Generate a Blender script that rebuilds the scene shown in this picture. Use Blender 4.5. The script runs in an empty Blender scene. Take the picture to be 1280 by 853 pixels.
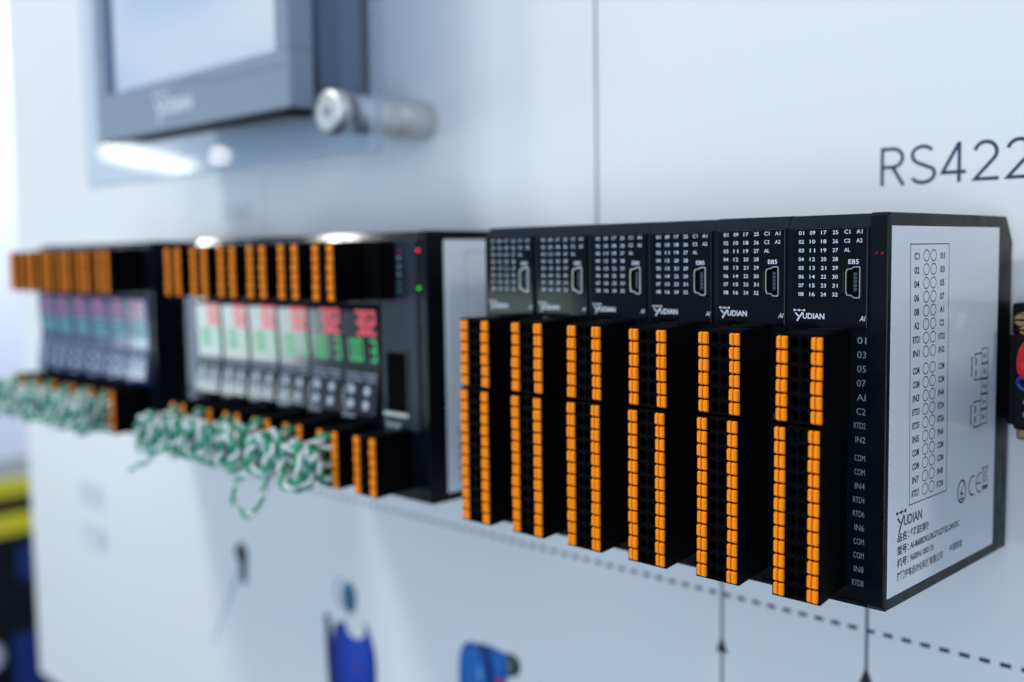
import bpy, bmesh, math, random
from mathutils import Vector, Matrix, noise

MM = 0.001
scene = bpy.context.scene
col = scene.collection

# ------------------------------------------------------------------ camera
cam_data = bpy.data.cameras.new('camera')
cam = bpy.data.objects.new('camera', cam_data)
col.objects.link(cam)
scene.camera = cam
_yaw, _pitch, _roll = math.radians(44.82), math.radians(-4.717), math.radians(-0.8627)
_f = Vector((-math.sin(_yaw)*math.cos(_pitch), math.cos(_yaw)*math.cos(_pitch), math.sin(_pitch)))
_r = Vector((math.cos(_yaw), math.sin(_yaw), 0))
_u = _r.cross(_f)
_R = _r*math.cos(_roll) + _u*math.sin(_roll)
_U = -_r*math.sin(_roll) + _u*math.cos(_roll)
_M = Matrix((_R, _U, -_f)).transposed().to_4x4()
_M.translation = Vector((118.07, -244.32, -8.6))*MM
cam.matrix_world = _M
cam_data.sensor_width = 36.0
cam_data.lens = 37.17
cam_data.clip_start = 0.01
cam_data.clip_end = 60.0
cam_data.dof.use_dof = True
cam_data.dof.focus_distance = 0.268
cam_data.dof.aperture_fstop = 37.17/5.7
scene.render.resolution_x, scene.render.resolution_y = 1024, 682

# ------------------------------------------------------------------ world and lamps
world = bpy.data.worlds.new('World')
scene.world = world
world.use_nodes = True
_bg = world.node_tree.nodes['Background']
_bg.inputs['Color'].default_value = (0.52, 0.70, 1.0, 1)
_bg.inputs['Strength'].default_value = 0.52

def area(name, loc, target, power, sx, sy=None, color=(1, 1, 1), shape='RECTANGLE', spread=None):
    d = bpy.data.lights.new(name, 'AREA')
    d.energy = power
    d.color = color
    d.shape = shape
    d.size = sx
    if sy: d.size_y = sy
    if spread: d.spread = math.radians(spread)
    o = bpy.data.objects.new(name, d)
    col.objects.link(o)
    o.location = Vector(loc)*MM
    o.rotation_euler = (Vector(target)*MM - o.location).to_track_quat('-Z', 'Y').to_euler()
    return o

COOL = (1.0, 0.96, 0.88)
area('key_spot_lamp', (-930, -800, 1250), (-220, 0, -60), 15.5, 0.36, shape='DISK', color=COOL)
area('right_spot_lamp', (1260, -420, 880), (0, 0, -50), 4.5, 0.24, shape='DISK', color=COOL)
area('booth_softbox', (-2955, -1515, -330), (-250, 0, -40), 10.0, 0.53, 0.8, color=(0.80, 0.97, 1.0))
area('booth_screen', (-2260, -2150, -330), (-100, 0, -20), 3.2, 0.42, 0.42, color=(0.80, 1.0, 0.90))  # greenish softbox added for the reflection in the near faceplates
area('overhead_softbox', (300, -2600, 1150), (-150, 40, -40), 8.0, 1.4, 1.2, color=COOL)
area('hall_front_lamp', (1500, -3000, -250), (-150, 40, -80), 66.0, 2.0, 1.6, color=(0.66, 0.80, 1.0))  # unseen bluish fill added to lift the shaded lower wall
area('hall_lamp', (-2080, -164, 940), (-250, 0, 0), 0.6, 0.05, shape='DISK', color=COOL)
area('hall_lamp.001', (-1831, -200, 1160), (-250, 0, 0), 0.6, 0.05, shape='DISK', color=COOL)
# a short tube lamp across the hall that the acrylic plate mirrors
_t = area('hall_tube_lamp', (-4000, -1751, 396), (-440, 34, 46), 0.8, 0.36, 0.06, color=(1.0, 0.98, 0.74))
_z = (_t.location-Vector((-440, 34, 46))*MM).normalized(); _x = Vector((217, -252, -80)); _x = (_x-_z*_x.dot(_z)).normalized()
_t.rotation_euler = Matrix((_x, _z.cross(_x), _z)).transposed().to_euler()
area('hall_lamp.002', (-3811, -1960, 409), (-363, 34, 43), 0.12, 0.03, shape='DISK', color=COOL)

area('hall_ceiling_lamp', (-4300, 2200, 2300), (-6000, 1900, -200), 140.0, 1.5, 1.5, color=(0.9, 0.96, 1.0))  # unseen lamp added to brighten the hall wall

scene.view_settings.view_transform = 'Standard'
scene.view_settings.look = 'None'
scene.view_settings.exposure = 0.1
scene.view_settings.gamma = 1.0
scene.cycles.max_bounces = 8
scene.cycles.sample_clamp_indirect = 6.0
scene.cycles.caustics_reflective = False
scene.cycles.caustics_refractive = False

# ------------------------------------------------------------------ materials
def srgb(r, g, b):
    f = lambda c: c/12.92 if c <= 0.04045 else ((c+0.055)/1.055)**2.4
    return (f(r/255), f(g/255), f(b/255))

def mat(name, color, rough=0.5, spec=0.5, metal=0.0, emit=None, estr=0.0, var=0.0, vscale=200.0, bump=0.0, bscale=900.0, coat=0.0, rvar=0.0):
    m = bpy.data.materials.new(name)
    m.use_nodes = True
    nt = m.node_tree
    b = nt.nodes['Principled BSDF']
    b.inputs['Base Color'].default_value = (*color, 1)
    b.inputs['Roughness'].default_value = rough
    b.inputs['Specular IOR Level'].default_value = spec
    b.inputs['Metallic'].default_value = metal
    b.inputs['Coat Weight'].default_value = coat
    b.inputs['Coat Roughness'].default_value = 0.05
    if emit:
        b.inputs['Emission Color'].default_value = (*emit, 1)
        b.inputs['Emission Strength'].default_value = estr
    tc = nt.nodes.new('ShaderNodeTexCoord')
    if var > 0 or rvar > 0:
        n = nt.nodes.new('ShaderNodeTexNoise')
        n.inputs['Scale'].default_value = vscale
        n.inputs['Detail'].default_value = 5
        nt.links.new(tc.outputs['Object'], n.inputs['Vector'])
        if var > 0:
            mx = nt.nodes.new('ShaderNodeMix'); mx.data_type = 'RGBA'
            mx.inputs[6].default_value = (*[c*(1-var) for c in color], 1)
            mx.inputs[7].default_value = (*[min(1, c*(1+var)) for c in color], 1)
            nt.links.new(n.outputs['Fac'], mx.inputs[0])
            nt.links.new(mx.outputs[2], b.inputs['Base Color'])
        if rvar > 0:
            mr = nt.nodes.new('ShaderNodeMapRange')
            mr.inputs[1].default_value = 0.3; mr.inputs[2].default_value = 0.7
            mr.inputs[3].default_value = max(0.02, rough-rvar); mr.inputs[4].default_value = rough+rvar
            nt.links.new(n.outputs['Fac'], mr.inputs[0])
            nt.links.new(mr.outputs[0], b.inputs['Roughness'])
    if bump > 0:
        n2 = nt.nodes.new('ShaderNodeTexNoise')
        n2.inputs['Scale'].default_value = bscale
        n2.inputs['Detail'].default_value = 3
        nt.links.new(tc.outputs['Object'], n2.inputs['Vector'])
        bp = nt.nodes.new('ShaderNodeBump')
        bp.inputs['Strength'].default_value = bump
        bp.inputs['Distance'].default_value = 0.0002
        nt.links.new(n2.outputs['Fac'], bp.inputs['Height'])
        nt.links.new(bp.outputs['Normal'], b.inputs['Normal'])
    return m

M = {}
M['block'] = mat('matte_black_plastic', (0.0009, 0.0012, 0.0018), 0.6, 0.04, bump=0.2, bscale=2500, rvar=0.1, vscale=400)
M['hole'] = mat('wire_hole_black', (0.0009, 0.001, 0.0012), 0.7, 0.03)
M['housing'] = mat('black_housing_plastic', (0.0022, 0.0036, 0.0062), 0.34, 0.15, bump=0.2, bscale=2200, rvar=0.1, vscale=150)
M['bevel'] = mat('worn_black_edge', (0.008, 0.0095, 0.012), 0.10, 0.26, var=0.5, vscale=260, bump=0.10, bscale=420, rvar=0.03)  # lighter, glossier and more mottled than the housing black
M['face'] = mat('glossy_black_faceplate', (0.0035, 0.0042, 0.0065), 0.07, 0.12, bump=0.04, bscale=180)
M['display'] = mat('tinted_glossy_display', (0.006, 0.007, 0.010), 0.10, 0.5, bump=0.15, bscale=70)
M['cpu'] = mat('dark_grey_satin_plastic', (0.016, 0.022, 0.033), 0.45, 0.2, bump=0.03, bscale=1500)
M['orange'] = mat('orange_plastic', (0.91, 0.255, 0.0), 0.42, 0.2, var=0.08, vscale=120)
M['label'] = mat('white_label_film', (0.67, 0.705, 0.735), 0.14, 0.5, var=0.02, vscale=40, rvar=0.05)
M['ink'] = mat('dark_print_ink', (0.018, 0.026, 0.038), 0.5, 0.3)
M['inkgrey'] = mat('grey_print_ink', (0.18, 0.22, 0.28), 0.5, 0.3)
M['white_ink'] = mat('white_print_ink', (0.62, 0.68, 0.76), 0.5, 0.3)
M['dim_ink'] = mat('pale_print_ink', (0.19, 0.215, 0.24), 0.5, 0.3)
M['steel'] = mat('brushed_steel', (0.60, 0.61, 0.60), 0.5, 0.5, metal=1.0, var=0.12, vscale=60)
M['usb'] = mat('tinned_usb_shell', (0.72, 0.68, 0.66), 0.3, 0.5, metal=1.0)
M['usbdark'] = mat('usb_contacts', (0.015, 0.02, 0.03), 0.4, 0.4)
M['wall'] = mat('white_wall_film', (0.69, 0.705, 0.705), 0.36, 0.35, var=0.012, vscale=3, bump=0.02, bscale=300)
M['navy_ink'] = mat('navy_wall_print', (0.022, 0.05, 0.09), 0.42, 0.3)
M['line_ink'] = mat('slate_wall_print', (0.05, 0.07, 0.12), 0.42, 0.3)
M['faint_ink'] = mat('pale_wall_print', (0.42, 0.48, 0.57), 0.42, 0.3)
M['blue_ink'] = mat('blue_wall_print', (0.008, 0.03, 0.30), 0.4, 0.3, var=0.4, vscale=60)
M['cyan_ink'] = mat('sky_blue_wall_print', (0.012, 0.10, 0.36), 0.4, 0.3, var=0.3, vscale=60)
M['dkblue_ink'] = mat('dark_blue_wall_print', (0.006, 0.016, 0.10), 0.4, 0.3)
M['red_ink'] = mat('red_wall_print', (0.42, 0.03, 0.04), 0.4, 0.3)
M['green_ink'] = mat('grey_green_wall_print', (0.10, 0.15, 0.14), 0.4, 0.3)
M['teal_ink'] = mat('teal_wall_print', (0.03, 0.13, 0.22), 0.4, 0.3)
M['wire_g'] = mat('green_wire_sleeve', (0.012, 0.27, 0.14), 0.4, 0.4, var=0.2, vscale=150)
M['wire_w'] = mat('white_wire_sleeve', (0.56, 0.62, 0.60), 0.4, 0.4, var=0.06, vscale=150)
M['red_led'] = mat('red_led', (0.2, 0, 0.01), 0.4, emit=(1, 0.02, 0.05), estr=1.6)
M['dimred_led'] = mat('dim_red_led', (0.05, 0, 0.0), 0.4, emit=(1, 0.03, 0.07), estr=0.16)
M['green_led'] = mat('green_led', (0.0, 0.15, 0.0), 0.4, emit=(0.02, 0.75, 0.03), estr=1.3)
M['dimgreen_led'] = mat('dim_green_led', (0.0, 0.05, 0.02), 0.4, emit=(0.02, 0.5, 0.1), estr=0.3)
M['pale_led'] = mat('pale_led_lens', (0.35, 0.38, 0.42), 0.35)
M['dig_red'] = mat('red_digit_segments', (0.1, 0, 0.01), 0.4, emit=(0.95, 0.05, 0.10), estr=0.7)
M['dig_green'] = mat('green_digit_segments', (0.0, 0.08, 0.02), 0.4, emit=(0.01, 0.62, 0.17), estr=0.55)
M['dig_pink'] = mat('magenta_digit_segments', (0.1, 0, 0.05), 0.4, emit=(0.62, 0.14, 0.46), estr=0.36)
M['dig_teal'] = mat('teal_digit_segments', (0.0, 0.06, 0.07), 0.4, emit=(0.01, 0.45, 0.52), estr=0.42)
M['dig_blue'] = mat('blue_display_glass', (0.015, 0.032, 0.11), 0.1, 0.5)
M['bezel'] = mat('slate_bezel_plastic', (0.195, 0.245, 0.30), 0.45, 0.4, bump=0.1, bscale=900)
M['bezel_side'] = mat('warm_grey_bezel_side', (0.21, 0.23, 0.25), 0.5, 0.4)
M['case'] = mat('blue_grey_metal_case', (0.13, 0.165, 0.21), 0.5, 0.4)
M['screen_rim'] = mat('dark_screen_rim', (0.05, 0.09, 0.16), 0.2, 0.5)
M['edge'] = mat('acrylic_polished_edge', (0.34, 0.42, 0.52), 0.15, 0.5)
_nt = M['edge'].node_tree; _o = _nt.nodes['Material Output']; _mx = _nt.nodes.new('ShaderNodeMixShader'); _tr = _nt.nodes.new('ShaderNodeBsdfTransparent')
_mx.inputs[0].default_value = 0.35
_nt.links.new(_tr.outputs[0], _mx.inputs[1]); _nt.links.new(_nt.nodes['Principled BSDF'].outputs[0], _mx.inputs[2]); _nt.links.new(_mx.outputs[0], _o.inputs[0])
M['dark'] = mat('black_rubber', (0.0025, 0.003, 0.0045), 0.5, 0.12)
M['brass'] = mat('brass_terminal', (0.26, 0.17, 0.07), 0.4, 0.5, metal=1.0, var=0.3, vscale=300)
M['red'] = mat('red_cable_sleeve', (0.62, 0.008, 0.012), 0.35, 0.5)
M['bluecable'] = mat('blue_cable_sleeve', (0.012, 0.022, 0.17), 0.35, 0.5)
M['hallwall'] = mat('pale_hall_wall', (0.74, 0.77, 0.86), 0.7, 0.2, var=0.03, vscale=0.6)
M['floor'] = mat('dark_hall_carpet', (0.045, 0.05, 0.07), 0.9, 0.1, var=0.3, vscale=9)
M['cab_blue'] = mat('dark_blue_cabinet_paint', (0.012, 0.034, 0.17), 0.35, 0.5, var=0.2, vscale=5)
M['cab_black'] = mat('black_cabinet_panel', (0.004, 0.005, 0.008), 0.4, 0.4)
M['yellow'] = mat('yellow_band_paint', (0.80, 0.68, 0.03), 0.45, 0.4, var=0.1, vscale=10)
M['pale'] = mat('pale_round_lens', (0.7, 0.72, 0.74), 0.3, 0.5)
M['key'] = mat('white_keypad_print', (0.36, 0.42, 0.48), 0.4, 0.4)

# glowing HMI page: soft pale-blue picture on the screen itself
def screen_mat():
    m = bpy.data.materials.new('lit_operator_screen'); m.use_nodes = True
    nt = m.node_tree; b = nt.nodes['Principled BSDF']
    b.inputs['Base Color'].default_value = (0.02, 0.02, 0.025, 1)
    b.inputs['Roughness'].default_value = 0.15
    tc = nt.nodes.new('ShaderNodeTexCoord')
    n = nt.nodes.new('ShaderNodeTexNoise'); n.inputs['Scale'].default_value = 7; n.inputs['Detail'].default_value = 0
    mp = nt.nodes.new('ShaderNodeMapping'); mp.inputs['Scale'].default_value = (1.0, 1.0, 2.6)
    nt.links.new(tc.outputs['Object'], mp.inputs['Vector']); nt.links.new(mp.outputs[0], n.inputs['Vector'])
    cr = nt.nodes.new('ShaderNodeValToRGB')
    cr.color_ramp.elements[0].position = 0.35; cr.color_ramp.elements[0].color = (*srgb(172, 197, 226), 1)
    cr.color_ramp.elements[1].position = 0.65; cr.color_ramp.elements[1].color = (*srgb(204, 220, 236), 1)
    nt.links.new(n.outputs['Fac'], cr.inputs[0])
    nt.links.new(cr.outputs[0], b.inputs['Emission Color'])
    b.inputs['Emission Strength'].default_value = 0.88
    return m
for _k, _c in enumerate(((0.008, 0.026, 0.20), (0.009, 0.032, 0.25), (0.010, 0.038, 0.30), (0.012, 0.046, 0.34), (0.014, 0.054, 0.38), (0.016, 0.062, 0.42))):
    M['print_blue_%d' % _k] = mat('blue_wall_print', _c, 0.4, 0.3)
M['print_cyan_1'] = mat('lighter_blue_wall_print', (0.02, 0.14, 0.43), 0.4, 0.3)
M['print_cyan_2'] = mat('pale_blue_wall_print', (0.10, 0.30, 0.56), 0.4, 0.3)
M['red_wall_tint'] = mat('muted_red_wall_print', (0.12, 0.03, 0.20), 0.4, 0.3)
M['screen'] = screen_mat()

# clear acrylic: a Fresnel mix of reflection and straight transmission
def acrylic_mat():
    m = bpy.data.materials.new('clear_acrylic'); m.use_nodes = True
    nt = m.node_tree; nt.nodes.clear()
    out = nt.nodes.new('ShaderNodeOutputMaterial')
    mix = nt.nodes.new('ShaderNodeMixShader'); fr = nt.nodes.new('ShaderNodeFresnel'); fr.inputs[0].default_value = 1.45
    tr = nt.nodes.new('ShaderNodeBsdfTransparent'); tr.inputs[0].default_value = (0.88, 0.925, 0.975, 1)
    gl = nt.nodes.new('ShaderNodeBsdfGlossy'); gl.inputs['Roughness'].default_value = 0.035
    ge = nt.nodes.new('ShaderNodeNewGeometry'); sb = nt.nodes.new('ShaderNodeMath'); sb.operation = 'SUBTRACT'; sb.inputs[0].default_value = 1.0
    ml = nt.nodes.new('ShaderNodeMath'); ml.operation = 'MULTIPLY'
    nt.links.new(ge.outputs['Backfacing'], sb.inputs[1]); nt.links.new(fr.outputs[0], ml.inputs[0]); nt.links.new(sb.outputs[0], ml.inputs[1])
    nt.links.new(ml.outputs[0], mix.inputs[0]); nt.links.new(tr.outputs[0], mix.inputs[1]); nt.links.new(gl.outputs[0], mix.inputs[2])
    nt.links.new(mix.outputs[0], out.inputs[0])
    return m
M['acrylic'] = acrylic_mat()

# ------------------------------------------------------------------ mesh helpers (all in millimetres)
class MB:
    def __init__(s): s.v, s.f, s.m, s.mats, s.smooth = [], [], [], [], []
    def mi(s, m):
        if m not in s.mats: s.mats.append(m)
        return s.mats.index(m)
    def add(s, verts, faces, m, smooth=False):
        b = len(s.v); k = s.mi(m)
        s.v += [tuple(x) for x in verts]
        for f in faces:
            s.f.append([i+b for i in f]); s.m.append(k); s.smooth.append(smooth)
    def box(s, x0, x1, y0, y1, z0, z1, m):
        v = [(x, y, z) for x in (x0, x1) for y in (y0, y1) for z in (z0, z1)]
        s.add(v, [(0, 1, 3, 2), (4, 6, 7, 5), (0, 4, 5, 1), (2, 3, 7, 6), (0, 2, 6, 4), (1, 5, 7, 3)], m)
    def bbox(s, x0, x1, y0, y1, z0, z1, m, r=0.4, seg=2):
        bm = bmesh.new()
        bmesh.ops.create_cube(bm, size=1)
        for v in bm.verts:
            v.co = Vector(((x0+x1)/2+v.co.x*(x1-x0), (y0+y1)/2+v.co.y*(y1-y0), (z0+z1)/2+v.co.z*(z1-z0)))
        bmesh.ops.bevel(bm, geom=list(bm.edges), offset=r, segments=seg, affect='EDGES', profile=0.5)
        s.addbm(bm, m)
    def addbm(s, bm, m, smooth=False):
        bm.verts.index_update()
        s.add([v.co[:] for v in bm.verts], [[v.index for v in f.verts] for f in bm.faces], m, smooth)
        bm.free()
    def prism(s, poly, axis, a, b, m, caps=(True, True)):
        """poly of 2D points extruded from a to b along an axis ('x': points are (y,z); 'y': (x,z); 'z': (x,y))"""
        put = {'x': lambda p, t: (t, p[0], p[1]), 'y': lambda p, t: (p[0], t, p[1]), 'z': lambda p, t: (p[0], p[1], t)}[axis]
        n = len(poly)
        v = [put(p, a) for p in poly]+[put(p, b) for p in poly]
        f = [(i, (i+1) % n, n+(i+1) % n, n+i) for i in range(n)]
        if caps[0]: f.append(tuple(reversed(range(n))))
        if caps[1]: f.append(tuple(range(n, 2*n)))
        s.add(v, f, m)
    def lathe(s, prof, origin, axis, m, n=24, smooth=True, cap=True):
        """prof: (t along axis, radius)"""
        o = Vector(origin); ax = Vector(axis).normalized()
        e1 = ax.orthogonal().normalized(); e2 = ax.cross(e1)
        v = []
        for t, r in prof:
            for k in range(n):
                a = 2*math.pi*k/n
                v.append(o+ax*t+(e1*math.cos(a)+e2*math.sin(a))*r)
        f = [(i*n+k, i*n+(k+1) % n, (i+1)*n+(k+1) % n, (i+1)*n+k) for i in range(len(prof)-1) for k in range(n)]
        s.add(v, f, m, smooth)
        if cap:
            s.add(v[:n], [tuple(reversed(range(n)))], m); s.add(v[-n:], [tuple(range(n))], m)
    def tube(s, pts, r, m, n=6, closed=False):
        pts = [Vector(p) for p in pts]
        nrm = None; v = []
        for i, p in enumerate(pts):
            t = (pts[min(i+1, len(pts)-1)]-pts[max(i-1, 0)])
            t = t.normalized() if t.length > 1e-9 else Vector((0, 0, 1))
            nrm = t.orthogonal().normalized() if nrm is None else (nrm-t*nrm.dot(t)).normalized()
            b = t.cross(nrm)
            for k in range(n):
                a = 2*math.pi*k/n
                v.append(p+(nrm*math.cos(a)+b*math.sin(a))*r)
        L = len(pts)
        f = [(i*n+k, i*n+(k+1) % n, (i+1)*n+(k+1) % n, (i+1)*n+k) for i in range(L-1) for k in range(n)]
        f += [tuple(reversed(range(n))), tuple(range((L-1)*n, L*n))]
        s.add(v, f, m, True)
    def mesh(s, name, recalc=True):
        me = bpy.data.meshes.new(name)
        me.from_pydata([Vector(v)*MM for v in s.v], [], s.f)
        for m in s.mats: me.materials.append(M[m])
        me.polygons.foreach_set('material_index', s.m)
        me.polygons.foreach_set('use_smooth', s.smooth)
        if recalc:
            bm = bmesh.new(); bm.from_mesh(me)
            bmesh.ops.recalc_face_normals(bm, faces=bm.faces); bm.to_mesh(me); bm.free()
        me.update()
        return me
    def obj(s, name, parent=None, loc=(0, 0, 0), recalc=True):
        return link(name, s.mesh(name, recalc), parent, loc)

def link(name, me, parent=None, loc=(0, 0, 0)):
    o = bpy.data.objects.new(name, me)
    col.objects.link(o)
    o.location = Vector(loc)*MM
    if parent: o.parent = parent
    return o

def tag(o, label=None, cat=None, group=None, kind=None):
    if label: o['label'] = label
    if cat: o['category'] = cat
    if group: o['group'] = group
    if kind: o['kind'] = kind
    return o

def thing(name, loc, label, cat, group=None):
    o = bpy.data.objects.new(name, None)
    o.empty_display_size = 0.01
    col.objects.link(o)
    o.location = Vector(loc)*MM
    return tag(o, label, cat, group)

def kids(o): return [c for c in bpy.data.objects if c.parent == o]
_children = {}
def copy_tree(o, parent=None):
    c = o.copy(); col.objects.link(c)
    if parent: c.parent = parent
    for ch in o.children: copy_tree(ch, c)
    return c

# ------------------------------------------------------------------ text helper
_tc = {}
def text_geo(s, bold=0.0, shear=0.0):
    k = (s, bold, shear)
    if k not in _tc:
        cu = bpy.data.curves.new('print', 'FONT')
        cu.body = s; cu.size = 1.0; cu.offset = bold; cu.shear = shear; cu.resolution_u = 3
        o = bpy.data.objects.new('print', cu); col.objects.link(o)
        bpy.context.view_layer.update()
        me = bpy.data.meshes.new_from_object(o.evaluated_get(bpy.context.evaluated_depsgraph_get()))
        V = [(v.co.x, v.co.y) for v in me.vertices]; F = [list(p.vertices) for p in me.polygons]
        bpy.data.objects.remove(o); bpy.data.curves.remove(cu); bpy.data.meshes.remove(me)
        _tc[k] = (V, F)
    return _tc[k]

CAP = 0.729
def put_text(mb, s, u, v, h, m, to3d, align='c', width=None, bold=0.0, shear=0.0, squeeze=1.0):
    """lettering of cap height h centred in height on v; to3d maps print coordinates to space"""
    V, F = text_geo(s, bold, shear)
    if not V: return
    x0 = min(p[0] for p in V); x1 = max(p[0] for p in V)
    sc = h/CAP
    sx = width/(x1-x0) if width else sc*squeeze
    off = {'l': x0, 'c': (x0+x1)/2, 'r': x1}[align]
    mb.add([to3d(u+(p[0]-off)*sx, v-h/2+p[1]*sc) for p in V], F, m)

def quad(mb, u0, u1, v0, v1, m, to3d):
    mb.add([to3d(u0, v0), to3d(u1, v0), to3d(u1, v1), to3d(u0, v1)], [(0, 1, 2, 3)], m)
def poly(mb, pts, m, to3d): mb.add([to3d(*p) for p in pts], [tuple(range(len(pts)))], m)
def stroke(mb, pts, w, m, to3d, closed=False):
    n = len(pts)
    for i in range(n if closed else n-1):
        a = Vector(pts[i]); b = Vector(pts[(i+1) % n]); d = (b-a).normalized()
        q = Vector((-d.y, d.x))*w/2; e = d*w/2
        poly(mb, [tuple(a-e-q), tuple(b+e-q), tuple(b+e+q), tuple(a-e+q)], m, to3d)
def ring(mb, cu, cv, ru, rv, w, m, to3d, n=24, a0=0.0, a1=2*math.pi):
    P = []
    for k in range(n+1):
        a = a0+(a1-a0)*k/n
        P.append((to3d(cu+(ru-w/2)*math.cos(a), cv+(rv-w/2)*math.sin(a)), to3d(cu+(ru+w/2)*math.cos(a), cv+(rv+w/2)*math.sin(a))))
    v = [x for p in P for x in p]
    mb.add(v, [(2*k, 2*k+1, 2*k+3, 2*k+2) for k in range(n)], m)
def disc(mb, cu, cv, r, m, to3d, n=12, rv=None):
    poly(mb, [(cu+r*math.cos(2*math.pi*k/n), cv+(rv or r)*math.sin(2*math.pi*k/n)) for k in range(n)], m, to3d)

def logo(mb, u, v, w, h, m, to3d):
    """three linked dots over a forked Y, then the capitals; u,v = left end and mid height of the capitals"""
    put_text(mb, 'UDIAN', u+w, v, h, m, to3d, 'r', width=w*0.72, bold=0.022)
    yl, yr = u, u+w*0.27
    t = h*0.24
    stroke(mb, [(yl+w*0.045, v+h*0.42), (yl+w*0.125, v-h*0.02)], t, m, to3d)
    stroke(mb, [(yr-w*0.005, v+h*0.46), (yl+w*0.10, v-h*0.85)], t*1.15, m, to3d)
    stroke(mb, [(yl, v+h*0.95), (yr+w*0.06, v+h*0.95)], h*0.10, m, to3d)
    for k in (0, 0.5, 1): disc(mb, yl+(yr+w*0.06-yl)*k, v+h*0.95, h*0.2, m, to3d, 10)

# ------------------------------------------------------------------ terminal blocks
PITCH = 3.5
def button_mesh():
    b = MB()
    w, h = 1.38, 1.54
    prof = [(-w, 0.6), (-w, -0.55), (-w+0.3, -0.85), (-0.6, -0.95), (-0.30, -0.75), (-0.22, 0.2), (0.04, 0.2), (0.12, -0.78), (0.40, -1.0), (w-0.3, -0.95), (w, -0.62), (w, 0.6)]
    n = len(prof)
    levels = [(-h, 0.5), (-h+0.34, 0.0), (h-0.34, 0.0), (h, 0.5)]
    v = []
    for z, back in levels:
        for x, y in prof: v.append((x*(1-0.12*back), min(0.6, y+back) if y < 0.5 else y, z))
    f = [(i*n+k, i*n+(k+1) % n, (i+1)*n+(k+1) % n, (i+1)*n+k) for i in range(3) for k in range(n)]
    f += [tuple(reversed(range(n))), tuple(range(3*n, 4*n))]
    b.add(v, f, 'orange')
    return b.mesh('release_button')
BUTTON = button_mesh()

def block_mesh(rows, ztop, xl, xr, front=-18.9, holes=True):
    """pluggable double-row block; recessed round wire holes between the two button columns"""
    b = MB()
    zb = ztop-rows*PITCH-0.6
    x0, x1 = xl-1.95, xr+1.9
    # body behind the front skin, slightly narrower at the back
    F0, BK = front, 0.4
    v = [(x0, F0, zb), (x1, F0, zb), (x1, F0, ztop), (x0, F0, ztop), (x0+1.2, BK, zb), (x1-3.3, BK, zb), (x1-3.3, BK, ztop), (x0+1.2, BK, ztop)]
    b.add(v, [(0, 4, 5, 1), (3, 2, 6, 7), (0, 3, 7, 4), (1, 5, 6, 2), (4, 7, 6, 5)], 'block')
    # front skin: strips left and right of the hole columns
    c = [(xl+xr)/2-1.28, (xl+xr)/2+1.28]
    hw = 1.27
    L, Rr = c[0]-hw, c[1]+hw
    def fr(pts): b.add([(x, F0, z) for x, z in pts], [tuple(range(len(pts)))], 'block')
    fr([(x0, zb), (L, zb), (L, ztop), (x0, ztop)]); fr([(Rr, zb), (x1, zb), (x1, ztop), (Rr, ztop)])
    fr([(c[0]+hw, zb), (c[1]-hw, zb), (c[1]-hw, ztop), (c[0]+hw, ztop)])
    zt = ztop-0.4
    for cx in c:
        fr([(cx-hw, zt), (cx+hw, zt), (cx+hw, ztop), (cx-hw, ztop)])
        fr([(cx-hw, zb), (cx+hw, zb), (cx+hw, zt-rows*PITCH), (cx-hw, zt-rows*PITCH)])
        for r in range(rows):
            cz = zt-PITCH*(r+0.5); N = 12
            def sq(k):
                a = 2*math.pi*k/N
                s = min(hw/max(1e-6, abs(math.cos(a))), (PITCH/2)/max(1e-6, abs(math.sin(a))))
                return (cx+s*math.cos(a), cz+s*math.sin(a))
            ci = lambda k, q: (cx+q*1.12*math.cos(2*math.pi*k/N), cz+q*1.42*math.sin(2*math.pi*k/N))
            o = [(x, F0, z) for x, z in (sq(k) for k in range(N))]
            # extra corner points keep the cell square
            i1 = [(x, F0, z) for x, z in (ci(k, 1) for k in range(N))]
            i2 = [(x, F0+0.5, z) for x, z in (ci(k, 0.86) for k in range(N))]
            i3 = [(x, F0+3.0, z) for x, z in (ci(k, 0.8) for k in range(N))]
            b.add(o+i1, [(k, (k+1) % N, N+(k+1) % N, N+k) for k in range(N)], 'block')
            b.add(i1+i2, [(k, (k+1) % N, N+(k+1) % N, N+k) for k in range(N)], 'block')
            b.add(i2+i3, [(k, (k+1) % N, N+(k+1) % N, N+k) for k in range(N)], 'hole')
            b.add(i3, [tuple(range(N))], 'hole')
            for sx in (-1, 1):
                for sz in (-1, 1):
                    a = math.atan2(sz*PITCH/2, sx*hw)
                    k0 = math.floor(a/(2*math.pi)*N) % N
                    p, q = sq(k0), sq((k0+1) % N)
                    cor = (cx+sx*hw, cz+sz*PITCH/2)
                    fr([p, cor, q])
    # latch ridge on top, a shallow rib line on the visible side
    b.box(x0+3.2, x1-4.6, -8.5, 0.1, ztop, ztop+0.55, 'bevel')
    return b.mesh('terminal_block')

def add_block(parent, rows, ztop, xl, xr, me):
    t = link('terminal_block', me, parent)
    for r in range(rows):
        for x in (xl, xr):
            o = link('release_button', BUTTON, t, (x, -18.9, ztop-0.4-PITCH*(r+0.5)))
            o.rotation_euler = (random.uniform(-.03, .03), 0, random.uniform(-.03, .03))
            o.location.x += random.uniform(-.06, .06)*MM
            o.location.y += random.uniform(-.15, .1)*MM
    return t

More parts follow.
